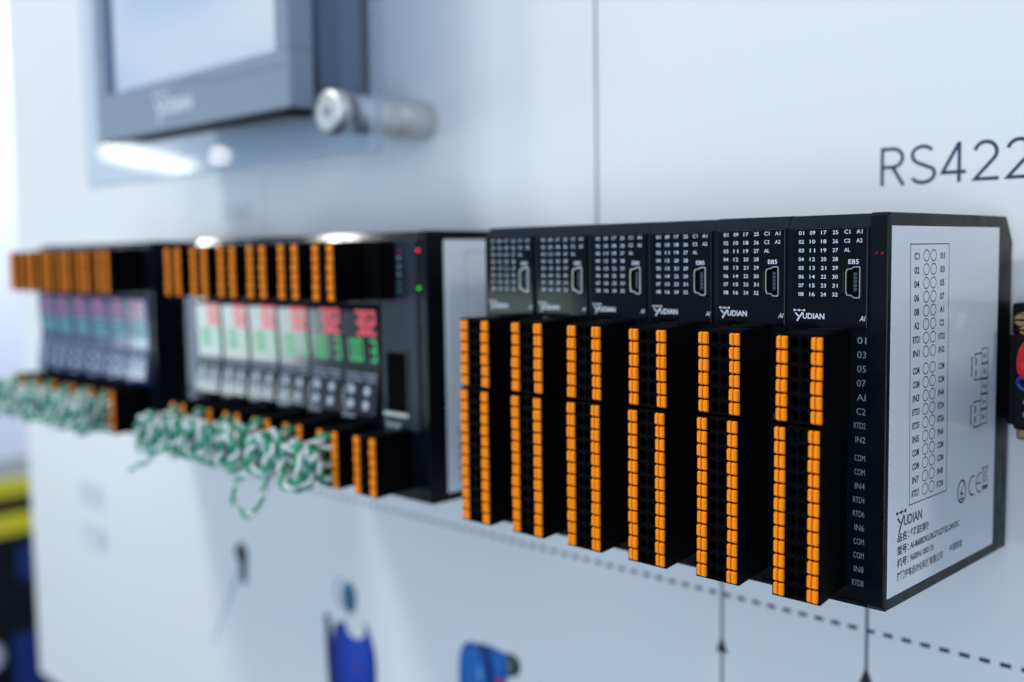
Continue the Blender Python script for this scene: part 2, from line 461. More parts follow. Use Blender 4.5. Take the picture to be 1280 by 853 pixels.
MX0, MX1 = -24.05, -1.55         # module extent in its own x
def housing_mesh(deep=83.8):
    b = MB()
    P = [(0.6, -98.2), (0.0, -97.4), (0.0, -3.2), (2.5, -0.15), (3.3, 0.0), (deep-22, 0.0), (deep-9, -1.2), (deep-4, -7), (deep-3.6, -92), (deep-8, -98.2)]
    b.prism(P, 'x', MX0+0.08, MX1-0.08, 'housing')
    me = b.mesh('housing')
    me.materials.append(M['bevel'])
    for p in me.polygons:                       # the mottled sloping top edge
        c = p.center/MM
        if p.normal.z > 0.3 and p.normal.y < -0.3 and c.z > -4: p.material_index = len(me.materials)-1
    return me
HOUSING = housing_mesh()

# ---- printed marks on the measuring module
FP = lambda y: (lambda u, v: (u, y, v))
def numbers_mesh():
    b = MB(); to = FP(-0.52)
    for c, x in enumerate((-19.85, -16.75, -13.65, -10.5)):
        for r in range(8):
            put_text(b, '%02d' % (c*8+r+1), x, -4.45-2.21*r, 1.0, 'white_ink', to, 'c', width=1.45, bold=0.004)
    for s, x, z in (('C1', -7.35, -4.4), ('C2', -7.35, -6.6), ('AL', -7.35, -8.85), ('A1', -4.15, -4.4), ('A2', -4.15, -6.6)):
        put_text(b, s, x, z, 1.0, 'white_ink', to, 'c', width=1.55, bold=0.004)
    put_text(b, 'E85', -5.6, -11.75, 1.15, 'white_ink', to, 'c', width=2.7, bold=0.004)
    return b.mesh('printed_numbers', False)
def facelogo_mesh():
    b = MB(); to = FP(-0.52)
    logo(b, -21.7, -25.45, 8.4, 1.45, 'white_ink', to)
    put_text(b, 'AI', -3.1, -25.7, 1.3, 'white_ink', to, 'c', width=1.6, shear=0.3)
    return b.mesh('printed_logo', False)
STRIP = ['01', '03', '05', '07', 'AI', 'C2', 'RTD2', 'IN2', 'COM', 'COM', 'IN4', 'RTD4', 'RTD6', 'IN6', 'COM', 'COM', 'IN8', 'RTD8']
def strip_mesh():
    b = MB(); to = FP(-0.07)
    for i, s in enumerate(STRIP):
        z = -31.1-3.53*i if i < 8 else -60.4-3.52*(i-8)
        put_text(b, s, -2.25, z, 1.75 if i < 6 else 1.6, 'dim_ink', to, 'r', width=(2.35 if len(s) == 2 else 2.55 if len(s) == 3 and s[:2] == 'IN' else 2.75 if len(s) == 3 else 3.0))
    return b.mesh('printed_terminal_numbers', False)
NUM, FLOGO, STRIPM = numbers_mesh(), facelogo_mesh(), strip_mesh()

def faceplate_mesh():
    b = MB()
    b.bbox(-22.7, -1.95, -0.5, 0.3, -28.3, -3.4, 'face', 0.25, 2)
    return b.mesh('faceplate')
def usb_meshes():
    # outline of the mini port, wide side to the right
    out = [(-7.6, -14.4), (-7.3, -13.55), (-6.0, -13.35), (-5.4, -13.0), (-4.0, -12.9), (-3.75, -13.2), (-3.75, -20.5), (-4.0, -20.8), (-5.4, -20.75), (-6.0, -20.25), (-7.3, -20.1), (-7.6, -19.3)]
    cx = sum(p[0] for p in out)/len(out); cz = sum(p[1] for p in out)/len(out)
    s = lambda k, e: [(cx+(x-cx)*k+(e if x > cx else -e)*0, cz+(z-cz)*(1-(1-k)*0.55)) for x, z in out]
    b = MB(); n = len(out)
    def loft(A, ya, B, yb, m):
        v = [(x, ya, z) for x, z in A]+[(x, yb, z) for x, z in B]
        b.add(v, [(i, (i+1) % n, n+(i+1) % n, n+i) for i in range(n)], m)
    loft(s(1.0, 0), -0.1, s(1.0, 0), -0.75, 'usb'); loft(s(1.0, 0), -0.75, s(0.88, 0), -0.75, 'usb'); loft(s(0.88, 0), -0.75, s(0.85, 0), -0.515, 'usb')
    i = s(0.855, 0)
    b.add([(x, -0.52, z) for x, z in i], [tuple(range(n))], 'hole')
    shell = b.mesh('usb_port', False)
    r = MB()
    # raised rim moulded round the port
    def rim(k, y): return [(cx+(x-cx)*k, y, cz+(z-cz)*(1+(k-1)*0.2)) for x, z in out]
    A, Bq = rim(1.42, -0.5), rim(1.3, -0.72)
    C2 = rim(1.16, -0.72); D = rim(1.1, -0.5)
    for P, Q in ((A, Bq), (Bq, C2), (C2, D)):
        r.add(P+Q, [(q, (q+1) % n, n+(q+1) % n, n+q) for q in range(n)], 'face')
    rimm = r.mesh('port_rim', False)
    c = MB()
    c.box(-5.55, -4.7, -0.66, -0.5, -19.2, -14.4, 'usbdark')
    for k in range(5): c.box(-5.3, -4.55, -0.68, -0.6, -18.75+k*0.95, -18.35+k*0.95, 'line_ink')
    return shell, rimm, c.mesh('contact_pins')
FACE = faceplate_mesh(); USB, USBRIM, USBPIN = usb_meshes()
XL, XR, XL2, XR2 = -14.25, -5.05, -14.7, -5.6
UP6 = block_mesh(6, -28.6, XL, XR)
LOW12 = block_mesh(12, -50.75, XL2, XR2, -19.0)

def build_io_module():
    t = thing('io_module', (0, 0, 0), 'x', 'io module', 'black io modules with long orange terminal columns')
    link('housing', HOUSING, t)
    f = link('faceplate', FACE, t)
    link('printed_numbers', NUM, f); link('printed_logo', FLOGO, f)
    u = link('usb_port', USB, t); link('port_rim', USBRIM, u); link('contact_pins', USBPIN, u)
    link('printed_terminal_numbers', STRIPM, t)
    add_block(t, 6, -28.6, XL, XR, UP6)
    add_block(t, 12, -50.75, XL2, XR2, LOW12)
    g = MB(); g.box(-8.2, -1.9, -0.9, 0.2, -97.6, -96.6, 'bevel'); g.obj('bottom_ledge', t)
    return t

# ---- end cover with its white side label
def end_cover(parent, label_y0, full):
    b = MB()
    P = [(1.2, -98.4), (0.0, -97.2), (0.0, -0.7), (0.7, 0.1), (61.5, 0.1), (75.5, 0.0), (80.3, -7.2), (80.3, -98.4)]
    b.prism(P, 'x', MX1+0.02, 3.1, 'housing')
    # bevel the outer vertical edge by hand: a thin chamfer strip in front
    ec = b.obj('end_cover', parent)
    bm = bmesh.new(); bm.from_mesh(ec.data)
    ed = [e for e in bm.edges if all(v.co.x > 3.0*MM for v in e.verts)]
    bmesh.ops.bevel(bm, geom=ed, offset=0.35*MM, segments=2, affect='EDGES', profile=0.5)
    bm.to_mesh(ec.data); bm.free()
    l = MB()
    y0, y1, z0, z1 = label_y0, 69.6, -95.3, -3.2
    l.bbox(3.06, 3.22, y0, y1, z0, z1, 'label', 0.05, 1)
    lab = l.obj('side_label', parent)
    lab['label'] = 'white side label with printed wiring diagram'
    to = lambda u, v: (3.235, u, v)
    d = MB()
    if full:
        stroke(d, [(11.7, -7.7), (34.9, -7.7), (36.0, -73.7), (13.3, -73.7)], 0.26, 'ink', to, True)
        Lc = ['C1', '02', '04', '06', '08', 'A2', 'RTD1', 'IN1', 'COM', 'COM', 'IN3', 'RTD3', 'RTD5', 'IN5', 'COM', 'COM', 'IN7', 'RTD7']
        Rc = ['01', '03', '05', '07', 'A1', 'C2', 'RTD2', 'IN2', 'COM', 'COM', 'IN4', 'RTD4', 'RTD6', 'IN6', 'COM', 'COM', 'IN8', 'RTD8']
        for i in range(18):
            z = -10.6-3.5*i if i < 8 else -39.5-3.5*(i-8)
            k = i/17
            for cy in (21.0+1.4*k, 25.3+1.2*k): ring(d, cy, z, 1.72, 1.42, 0.26, 'ink', to, 20)
            w = {2: 2.9, 3: 3.9, 4: 4.2}
            put_text(d, Lc[i], 15.4+1.3*k, z-0.1, 1.75, 'ink', to, 'c', width=w[len(Lc[i])], bold=0.032)
            put_text(d, Rc[i], 30.8+0.9*k, z-0.1, 1.65, 'ink', to, 'c', width=w[len(Rc[i])]*0.95, bold=0.028)
        tb = d.obj('printed_terminal_table', lab, recalc=False)
        d = MB()
        logo(d, 6.3, -77.1, 14.6, 2.6, 'ink', to)
        put_text(d, '品名：', 6.8, -81.0, 1.75, 'ink', to, 'l', width=6.6, bold=0.03); put_text(d, '多路温控模块', 14.2, -81.0, 1.75, 'ink', to, 'l', width=11.0, bold=0.02)
        put_text(d, '型号：', 6.8, -84.3, 1.75, 'ink', to, 'l', width=6.6, bold=0.03); put_text(d, 'AI-8688DKL0IG71G71S2-24VDC', 14.2, -84.3, 1.7, 'ink', to, 'l', width=31.0, bold=0.03)
        put_text(d, '机号：', 6.8, -87.5, 1.75, 'ink', to, 'l', width=6.6, bold=0.03); put_text(d, '9688961080135', 14.2, -87.5, 1.7, 'ink', to, 'l', width=14.3, bold=0.02)
        put_text(d, '厦门宇电自动化科技有限公司', 6.8, -91.0, 1.75, 'ink', to, 'l', width=27.5, bold=0.02)
        put_text(d, '中国制造', 38.8, -90.3, 1.6, 'ink', to, 'l', width=8.6, bold=0.015)
        d.obj('printed_maker_text', lab, recalc=False)
        d = MB()
        ring(d, 46.4, -75.8, 2.75, 3.05, 0.55, 'ink', to, 28)
        stroke(d, [(47.8, -73.9), (45.4, -76.4), (47.2, -76.3), (45.6, -77.9)], 0.42, 'ink', to)
        stroke(d, [(44.6, -77.9), (48.2, -77.9)], 0.4, 'ink', to)
        ring(d, 54.2, -75.4, 3.0, 2.7, 0.5, 'ink', to, 18, math.radians(75), math.radians(285))
        ring(d, 59.3, -75.4, 3.0, 2.7, 0.5, 'ink', to, 18, math.radians(75), math.radians(285)); stroke(d, [(56.5, -75.4), (59.4, -75.4)], 0.5, 'ink', to)
        # crossed-out wheeled bin over a black bar
        stroke(d, [(60.7, -71.6), (64.7, -71.6)], 0.4, 'ink', to); stroke(d, [(61.0, -72.0), (61.7, -75.4), (63.8, -75.4), (64.4, -72.0)], 0.28, 'ink', to)
        stroke(d, [(60.5, -71.2), (65.0, -76.0)], 0.28, 'ink', to); stroke(d, [(65.0, -71.2), (60.5, -76.0)], 0.28, 'ink', to)
        quad(d, 60.7, 65.0, -77.9, -76.7, 'ink', to)
        d.obj('printed_approval_marks', lab, recalc=False)
        d = MB()
        # wiring diagram: a column of five boxes with two brackets
        for k in range(5):
            z = -37.2-4.35*k
            stroke(d, [(58.6, z), (63.2, z), (63.2, z-4.1), (58.6, z-4.1)], 0.3, 'ink', to, True)
            put_text(d, ('01', '02', '03', 'A+', 'B-')[k], 60.9, z-2.05, 1.3, 'ink', to, 'c', width=2.2, bold=0.02)
        for z0_, z1_ in ((-38.4, -45.6), (-51.8, -58.9)):
            stroke(d, [(58.4, z0_), (53.6, z0_), (53.6, z0_-0.9)], 0.4, 'ink', to); stroke(d, [(58.4, z1_), (53.6, z1_), (53.6, z1_+0.9)], 0.4, 'ink', to)
            stroke(d, [(54.6, z0_-1.6), (54.6, z0_-2.8)], 0.8, 'ink', to); stroke(d, [(54.6, z1_+1.6), (54.6, z1_+2.6)], 0.8, 'ink', to)
            for q in range(7): stroke(d, [(51.2, z0_-0.9-q*0.8), (51.9, z0_-0.9-q*0.8)], 0.45, 'ink', to)
        d.obj('printed_connector_diagram', lab, recalc=False)
    else:
        stroke(d, [(y0+10.5, -7.7), (40.9, -7.7), (42.0, -66), (y0+11.5, -66)], 0.26, 'inkgrey', to, True)
        for k, z in enumerate((-74.5, -78.7, -82.9, -87.1, -91.2)):
            if k == 0: logo(d, 13.6, z-0.4, 15.0, 2.8, 'ink', to)
            else: put_text(d, ('品名：智能测控模块', '型号：AI-7048D7', '机号：9688961080135', '厦门宇电自动化科技有限公司')[k-1], 13.8, z, 2.2, 'ink', to, 'l', width=(21, 19, 20, 27)[k-1], bold=0.02)
        d.obj('printed_maker_text', lab, recalc=False)
    return ec

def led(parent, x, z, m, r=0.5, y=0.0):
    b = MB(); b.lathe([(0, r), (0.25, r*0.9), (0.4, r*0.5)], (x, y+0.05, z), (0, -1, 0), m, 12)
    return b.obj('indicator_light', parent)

# ------------------------------------------------------------------ the near row: six io modules
ORD = ['', 'second', 'third', 'fourth', 'fifth']
proto = build_io_module()
near = [proto]+[copy_tree(proto) for _ in range(5)]
for i, t in enumerate(near):
    t.location = Vector((-22.5*i+random.uniform(-0.05, .05)*(i > 0), random.uniform(-0.12, 0.12)*(i > 0), random.uniform(-0.1, 0.1)*(i > 0)))*MM
    t['label'] = ['black io module carrying the white side label with the terminal table',
                  'black io module second from the white side label with the terminal table',
                  'black io module third from the white side label with the terminal table',
                  'black io module with long orange columns, third from its row end beside the gap',
                  'black io module with long orange columns, second from its row end beside the gap',
                  'black io module with long orange columns at its row end beside the gap'][i]
    if i:
        for blk in t.children:
            if blk.name.startswith('terminal_block'):
                for o in blk.children:
                    o.rotation_euler = (random.uniform(-.035, .035), 0, random.uniform(-.035, .035))
                    o.location.y = (-18.9+random.uniform(-.18, .1))*MM
end_cover(proto, 1.6, True)
led(proto, 0.1, -9.7, 'dimred_led', 0.28); led(proto, 1.5, -9.8, 'dimred_led', 0.36)  # two tiny dim red emissive dots on the end strip

# ------------------------------------------------------------------ display modules of the two wired rows
def face_profile(z):
    t = max(0.0, min(1.0, (z+70.8)/44.0))          # the screen leans over a little, the keypad leans back
    up = max(0.0, t-0.47)/0.53; low = max(0.0, 0.47-t)/0.47
    return -0.9-1.25*up**1.15-3.2*low
def bulged(x0, x1, z0, z1, depth, m, n=14, y0=-0.4):
    """a face that swells forward in the middle of its height"""
    b = MB(); v = []
    for i in range(n+1):
        t = i/n; z = z0+(z1-z0)*t
        y = face_profile(z)
        v += [(x0, 0.3, z), (x0+0.15, y+0.15, z), (x0+0.5, y, z), (x0+0.7, y, z), (x1-0.7, y, z), (x1-0.5, y, z), (x1-0.15, y+0.15, z), (x1, 0.3, z)]
    f = [(i*8+k, i*8+k+1, (i+1)*8+k+1, (i+1)*8+k) for i in range(n) for k in range(7)]
    f += [tuple(range(7, -1, -1)), tuple(range(n*8, n*8+8))]
    b.add(v, f, m, True)
    return b
DZ0, DZ1, BULGE = -70.8, -26.8, 1.7
def face_y(z, lift=0.06):
    return face_profile(z)-lift
SEG = {'0': 'abcdef', '1': 'bc', '2': 'abged', '3': 'abgcd', '4': 'fgbc', '5': 'afgcd', '6': 'afgedc', '7': 'abc', '8': 'abcdefg', '9': 'abcdfg', ' ': ''}
def digits(mb, s, x0, x1, z0, z1, m, w=1.15):
    n = len(s); cw = (x1-x0)/n
    to = lambda u, v: (u, face_y(v), v)
    for i, ch in enumerate(s):
        a, b_ = x0+cw*i+w*0.6, x0+cw*(i+1)-w*0.9
        zm = (z0+z1)/2
        L = {'a': [(a, z1), (b_, z1)], 'b': [(b_, z1), (b_, zm)], 'c': [(b_, zm), (b_, z0)], 'd': [(a, z0), (b_, z0)], 'e': [(a, zm), (a, z0)], 'f': [(a, z1), (a, zm)], 'g': [(a, zm), (b_, zm)]}
        for sgm in SEG[ch]: stroke(mb, [(Vector(p)*0.94+Vector(((a+b_)/2, zm))*0.06)[:] for p in L[sgm]], w, m, to)
UPB = block_mesh(6, -3.5, XL, XR)
LOWB = block_mesh(6, -72.0, XL2, XR2, -19.0)
def keypad_mesh():
    b = MB(); to = lambda u, v: (u, face_y(v), v)
    for x, z in ((-17.1, -59.2), (-7.4, -59.4), (-16.9, -64.6), (-7.5, -64.8)): disc(b, x, z, 1.75, 'key', to, 14)
    ring(b, -17.0, -61.9, 4.6, 4.9, 0.6, 'key', to, 16, math.radians(110), math.radians(250))
    for x0, x1, z in ((-21.2, -12.5, -53.4), (-11.4, -2.4, -53.4), (-21.2, -10.5, -55.4), (-8.5, -2.4, -55.4)): quad(b, x0, x1, z-0.45, z+0.45, 'inkgrey', to)
    logo(b, -21.6, -69.0, 8.0, 1.2, 'key', to)
    return b.mesh('printed_keypad', False)
KEYPAD = keypad_mesh()
def frame_mesh():
    b = MB()
    b.box(MX0+0.2, MX1-0.2, -0.25, 0.2, -72.0, -25.0, 'housing')
    return b.mesh('face_frame')
FRAME = frame_mesh()
def display_module(red, green, cold=False):
    t = thing('display_module', (0, 0, 0), 'x', 'display module')
    link('housing', HOUSING, t); link('face_frame', FRAME, t)
    f = bulged(-23.3, -2.2, DZ0, DZ1, BULGE, 'dig_blue' if cold else 'display').obj('display_face', t)
    d = MB(); digits(d, red, -14.2 if not cold else -19.0, -1.6 if not cold else -3.5, -38.2, -29.2, 'dig_pink' if cold else 'dig_red', 1.05)
    d.obj('upper_reading', f, recalc=False)
    d = MB(); digits(d, green, -19.2, -2.0, -48.2, -40.2, 'dig_teal' if cold else 'dig_green', 1.0)
    d.obj('lower_reading', f, recalc=False)
    link('printed_keypad', KEYPAD, f)
    add_block(t, 6, -3.5, XL, XR, UPB)
    add_block(t, 6, -72.0, XL2, XR2, LOWB)
    return t

BX, CX = -169.9, -375.4
pm = display_module('302', '00 3')
pc = display_module('285', '0060', True)
readB = ['next to the grey processor module, showing red 302', 'second from the grey processor module', 'third from the grey processor module',
         'fourth from the grey processor module', 'second from its far end beside the gap', 'at its far end beside the gap']
for k in range(1, 7):
    t = pm if k == 1 else copy_tree(pm)
    t.location = Vector((BX-22.5*k, random.uniform(-.2, .2), random.uniform(-.15, .15)))*MM
    tag(t, 'glossy display module of the middle row, '+readB[k-1], group='display modules of the middle row')
readC = ['beside the white side label and black end strip', 'second from its black end strip', 'third from its black end strip', 'third from its far end', 'second from its far end', 'at its far end towards the wall edge']
for k in range(6):
    t = pc if k == 0 else copy_tree(pc)
    t.location = Vector((CX-22.5*k, random.uniform(-.2, .2), random.uniform(-.15, .15)))*MM
    tag(t, 'blurred display module of the farthest row, '+readC[k], group='display modules of the farthest row')
# the far row is closed at its near end by an end cover with a label, like the others
end_cover(pc, 17.0, False)
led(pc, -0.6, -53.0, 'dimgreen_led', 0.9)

# the processor module that closes the middle row
t = thing('processor_module', (BX, 0, 0), 'dark grey processor module with a network port at the end of the middle row', 'processor module')
link('housing', HOUSING, t)
b = MB(); b.bbox(-22.9, -1.8, -0.6, 0.3, -72.5, -3.3, 'cpu', 0.3, 2); fp = b.obj('faceplate', t)
b = MB(); b.bbox(-23.4, -13.6, -8.0, 0.1, -24.6, -3.4, 'block', 0.5, 2); b.obj('blank_cover', t)
b = MB()
X0, X1, Z0, Z1 = -19.6, -8.2, -66.0, -44.0
b.box(X0-1.2, X0, -1.0, -0.3, Z0, Z1, 'cpu'); b.box(X1, X1+1.0, -1.0, -0.3, Z0, Z1, 'cpu'); b.box(X0-1.2, X1+1.0, -1.0, -0.3, Z1, Z1+1.0, 'cpu')
b.box(X0, X1, -0.75, -0.62, Z0, Z1, 'hole')
b.box(X0+3, X1-3, -0.95, -0.7, Z1-2.6, Z1-0.2, 'hole')
port = b.obj('network_port', t)
b = MB(); b.box(X0-1.4, X1+1.2, -1.6, -0.3, Z0-1.5, Z0-0.1, 'steel'); b.obj('port_lip', port)
b = MB(); put_text(b, 'LAN', -13.6, Z0-4.0, 1.5, 'dim_ink', FP(-0.63), 'c', bold=0.01)
logo(b, -21.4, -71.0, 8.5, 1.3, 'white_ink', FP(-0.63)); b.obj('printed_marks', fp, recalc=False)
add_block(t, 6, -72.0, XL2, XR2, LOWB)
end_cover(t, 8.3, False)
for z, m_ in ((-7.0, 'dimred_led'), (-9.5, 'pale_led'), (-12.6, 'pale_led'), (-15.5, 'pale_led'), (-18.5, 'dimgreen_led'), (-21.2, 'dimgreen_led')): led(t, -11.3, z, m_, 0.62, -0.6)
led(t, -2.1+0.9, -6.9, 'red_led', 0.62); led(t, -1.0, -20.3, 'green_led', 0.62)  # a red and a green emissive dot on the end strip
b = MB(); b.box(-8.2, -1.9, -0.9, 0.2, -97.6, -96.4, 'cpu'); b.obj('bottom_ledge', t)

# ------------------------------------------------------------------ bundles of twisted green and white wire
def smooth_path(pts, n):
    P = [Vector(p) for p in pts]; out = []
    for i in range(len(P)-1):
        p0, p1, p2, p3 = P[max(i-1, 0)], P[i], P[i+1], P[min(i+2, len(P)-1)]
        for k in range(n):
            t = k/n
            out.append(0.5*((2*p1)+(p2-p0)*t+(2*p0-5*p1+4*p2-p3)*t*t+(3*p1-p0-3*p2+p3)*t**3))
    out.append(P[-1]); return out
def resample(P, step):
    out = [P[0]]; acc = 0.0
    for a, b in zip(P, P[1:]):
        d = (b-a).length; t = step-acc
        while t <= d:
            out.append(a+(b-a)*(t/d)); t += step
        acc = (acc+d) % step
    return out
def twisted(mg, mw, pts, pitch=9.5, off=0.92, r=0.98):
    P = resample(smooth_path(pts, 8), 0.9)
    nrm = None; A, Bq = [], []
    for i, p in enumerate(P):
        t = (P[min(i+1, len(P)-1)]-P[max(i-1, 0)]); t = t.normalized() if t.length > 0 else Vector((1, 0, 0))
        nrm = t.orthogonal().normalized() if nrm is None else (nrm-t*nrm.dot(t)).normalized()
        bn = t.cross(nrm); a = 2*math.pi*i*0.9/pitch
        o = (nrm*math.cos(a)+bn*math.sin(a))*off
        A.append(p+o); Bq.append(p-o)
    mg.tube(A, r, 'wire_g', 6); mw.tube(Bq, r, 'wire_w', 6)
def bundle_meshes(seed, dangling=False, loose=1.0):
    rg = random.Random(seed); mg, mw = MB(), MB()
    for s in range(3):
        cz = -83.2+rg.uniform(-1.5, 1.5); cx = -12.0+rg.uniform(-2, 2); cy = -26.5-s*3.1
        pts = [(-10.4+rg.uniform(-.5, .5), -15.5, -74.5-5.0*s), (-10.6, -22, -75-5*s)]
        turns = 1.8; n = int(turns*8); ph = rg.uniform(0, 6.28)
        tilt = rg.uniform(-0.5, 0.5)
        for k in range(n):
            a = ph+2*math.pi*k/8
            R = (6.5+rg.uniform(-1.3, 1.6))*loose; Rz = (7.0+rg.uniform(-1.4, 1.4))
            x = cx+R*math.cos(a)*0.95; z = cz+Rz*math.sin(a)
            pts.append((x, cy+(x-cx)*tilt*0.5+rg.uniform(-1.3, 1.3)-2.4*k/n, z))
        pts += [(-9.0+rg.uniform(-1, 1), -22.5, -80-5*s+rg.uniform(-1, 1)), (-7.9, -15.5, -77.5-5*s)]
        twisted(mg, mw, pts)
    if dangling:
        pts = [(-14, -30, -86), (-17, -34, -90), (-24, -35, -93), (-27, -36, -98), (-25, -36, -104), (-18, -36, -106), (-12, -36, -104), (-9, -35, -99), (-8, -33, -93), (-11, -30, -88)]
        if dangling == 2: pts = [(-18, -30, -86), (-24, -34, -91), (-30, -36, -96), (-38, -38, -99), (-42, -38, -101)]
        twisted(mg, mw, pts, r=0.7, off=0.68)
    return mg.mesh('green_wire'), mw.mesh('white_wire')
VAR = [bundle_meshes(11), bundle_meshes(23, 1), bundle_meshes(37), bundle_meshes(41, 2, 1.1), bundle_meshes(59)]
def wire_bundle(loc, var, label, group, s=1.0):
    o = thing('wire_bundle', loc, label, 'wires', group)
    link('green_wire', VAR[var][0], o); link('white_wire', VAR[var][1], o)
    return o
wb = ['green and white twisted wire bundle under the display module showing red 302',
      'green and white twisted wire bundle with a thin loop dangling below, in the middle row',
      'green and white twisted wire bundle third from the processor module',
      'green and white twisted wire bundle fourth from the processor module',
      'green and white twisted wire bundle second from the far end of the middle row',
      'green and white twisted wire bundle at the far end of the middle row']
for k in range(1, 7):
    wire_bundle((BX-22.5*k, 0, random.uniform(-.6, .6)), (0, 1, 2, 4, 3, 0)[k-1], wb[k-1], 'wire bundles of the middle row')
wc = ['pale blurred wire bundle nearest the black end strip of the farthest row', 'pale blurred wire bundle second from the black end strip of the farthest row',
      'pale blurred wire bundle third from the black end strip of the farthest row', 'pale blurred wire bundle third from the far end of the farthest row',
      'pale blurred wire bundle second from the far end of the farthest row', 'pale blurred wire bundle at the far end of the farthest row']
for k in range(6):
    wire_bundle((CX-22.5*k, 0, random.uniform(-.6, .6)), (2, 0, 4, 2, 3, 4)[k], wc[k], 'wire bundles of the farthest row')

# ------------------------------------------------------------------ printed display wall
WY = 84.0
wall = thing('display_wall', (-160, WY, -350), 'white exhibition wall printed with RS422, dashed and arrow lines, behind the module rows', 'wall')
OFF = Vector((-160, WY, -350))
def wobj(mb, name):
    mb.v = [tuple(Vector(p)-OFF) for p in mb.v]
    return mb.obj(name, wall, recalc=(name == 'wall_panel'))
b = MB(); b.bbox(-771, 700, WY, WY+22, -352, 520, 'wall', 0.8, 2); wobj(b, 'wall_panel')
W = lambda u, v: (u, WY-0.06, v)
def ribbon(mb, pts, w, m, to):
    P = [Vector(p) for p in pts]; n = len(P); v = []
    for i, p in enumerate(P):
        d0 = (P[i]-P[i-1]).normalized() if i else (P[1]-P[0]).normalized()
        d1 = (P[i+1]-P[i]).normalized() if i < n-1 else d0
        t = (d0+d1).normalized(); q = Vector((-t.y, t.x))
        k = w/2/max(0.45, q.dot(Vector((-d1.y, d1.x))))
        a, c = p+q*k, p-q*k
        v += [to(a.x, a.y), to(c.x, c.y)]
    mb.add(v, [(2*i, 2*i+1, 2*i+3, 2*i+2) for i in range(n-1)], m)
def arc(cx, cz, rx, rz, a0, a1, n=14):
    return [(cx+rx*math.cos(math.radians(a0+(a1-a0)*k/n)), cz+rz*math.sin(math.radians(a0+(a1-a0)*k/n))) for k in range(n+1)]
b = MB(); SW = 1.12; ZB, ZT = 11.25, 23.45
L2 = [lambda u, v, k=k: (u, WY-0.06-0.012*k, v) for k in range(3)]
ribbon(b, [(-39.0, ZB), (-39.0, ZT)], SW, 'navy_ink', L2[0])
ribbon(b, [(-38.7, ZT-SW/2), (-35.6, ZT-SW/2)]+arc(-35.6, 20.0, 3.3, ZT-SW/2-20.0, 88, -88)+[(-38.7, 20.0-(ZT-SW/2-20.0))], SW, 'navy_ink', L2[1])
ribbon(b, [(-35.6, 17.2), (-31.9, ZB)], SW, 'navy_ink', L2[2])
ribbon(b, arc(-25.8, 20.4, 3.3, 2.55, 28, 200)+arc(-25.4, 14.6, 3.4, 2.85, 62, -20)[0:0]+[(-28.6, 18.9), (-27.2, 17.8), (-25.2, 17.1), (-23.2, 16.2)]+arc(-25.7, 14.45, 3.7, 2.7, 32, -155), SW, 'navy_ink', L2[0])
ribbon(b, [(-14.4, ZB), (-14.4, ZT)], SW, 'navy_ink', L2[0])
ribbon(b, [(-14.6, ZT-0.4), (-19.5, 14.35), (-12.3, 14.35)], SW, 'navy_ink', L2[1])
for x in (-10.3, -0.7):
    ribbon(b, arc(x+3.8, 19.8, 3.2, 3.05, 168, -38)+[(x+0.6, ZB+SW/2), (x+7.7, ZB+SW/2)], SW, 'navy_ink', L2[0])
wobj(b, 'printed_heading')
b = MB(); put_text(b, 'RS485', -449, 18.5, 11.5, 'faint_ink', W, 'l', width=34); wobj(b, 'printed_faint_heading')
b = MB()
put_text(b, '现场', -672, -184, 15, 'faint_ink', W, 'l', width=40, bold=0.02); put_text(b, '仪表', -672, -216, 15, 'faint_ink', W, 'l', width=44, bold=0.02)
wobj(b, 'printed_caption')
b = MB()
for x, z0, z1 in ((-158.8, 2, 400), (-99.4, -400, -98), (-42.2, -400, -98)):
    quad(b, x-0.55, x+0.55, max(z0, -351), z1, 'line_ink', W)
wobj(b, 'printed_vertical_lines')
b = MB(); quad(b, -403.8, -403.0, -5, 38, 'faint_ink', W); quad(b, -404, -285, 37.6, 38.2, 'faint_ink', W); wobj(b, 'printed_pale_lines')
for x, z in ((-99.4, -152.4), (-42.2, -148.8)):
    b = MB(); poly(b, [(x-2.6, z-6.6), (x+2.6, z-6.6), (x, z)], 'ink', lambda u, v: (u, WY-0.1, v)); wobj(b, 'printed_arrowhead')
b = MB()
for k in range(75):
    x = 10.6-6.25*k
    quad(b, x-3.3, x, -137.2, -135.8, 'navy_ink', lambda u, v: (u, WY-0.09, v))
wobj(b, 'printed_dashed_line')
# the probe printed lower left of the middle row
b = MB()
disc(b, -441.5, -187.5, 7.5, 'ink', W, 18); poly(b, [(-446, -190), (-435, -188), (-436, -204), (-443, -206)], 'line_ink', lambda u, v: (u, WY-0.08, v))
poly(b, [(-446, -196), (-441.5, -197), (-478, -252), (-481, -252)], 'faint_ink', W)
wobj(b, 'printed_probe')
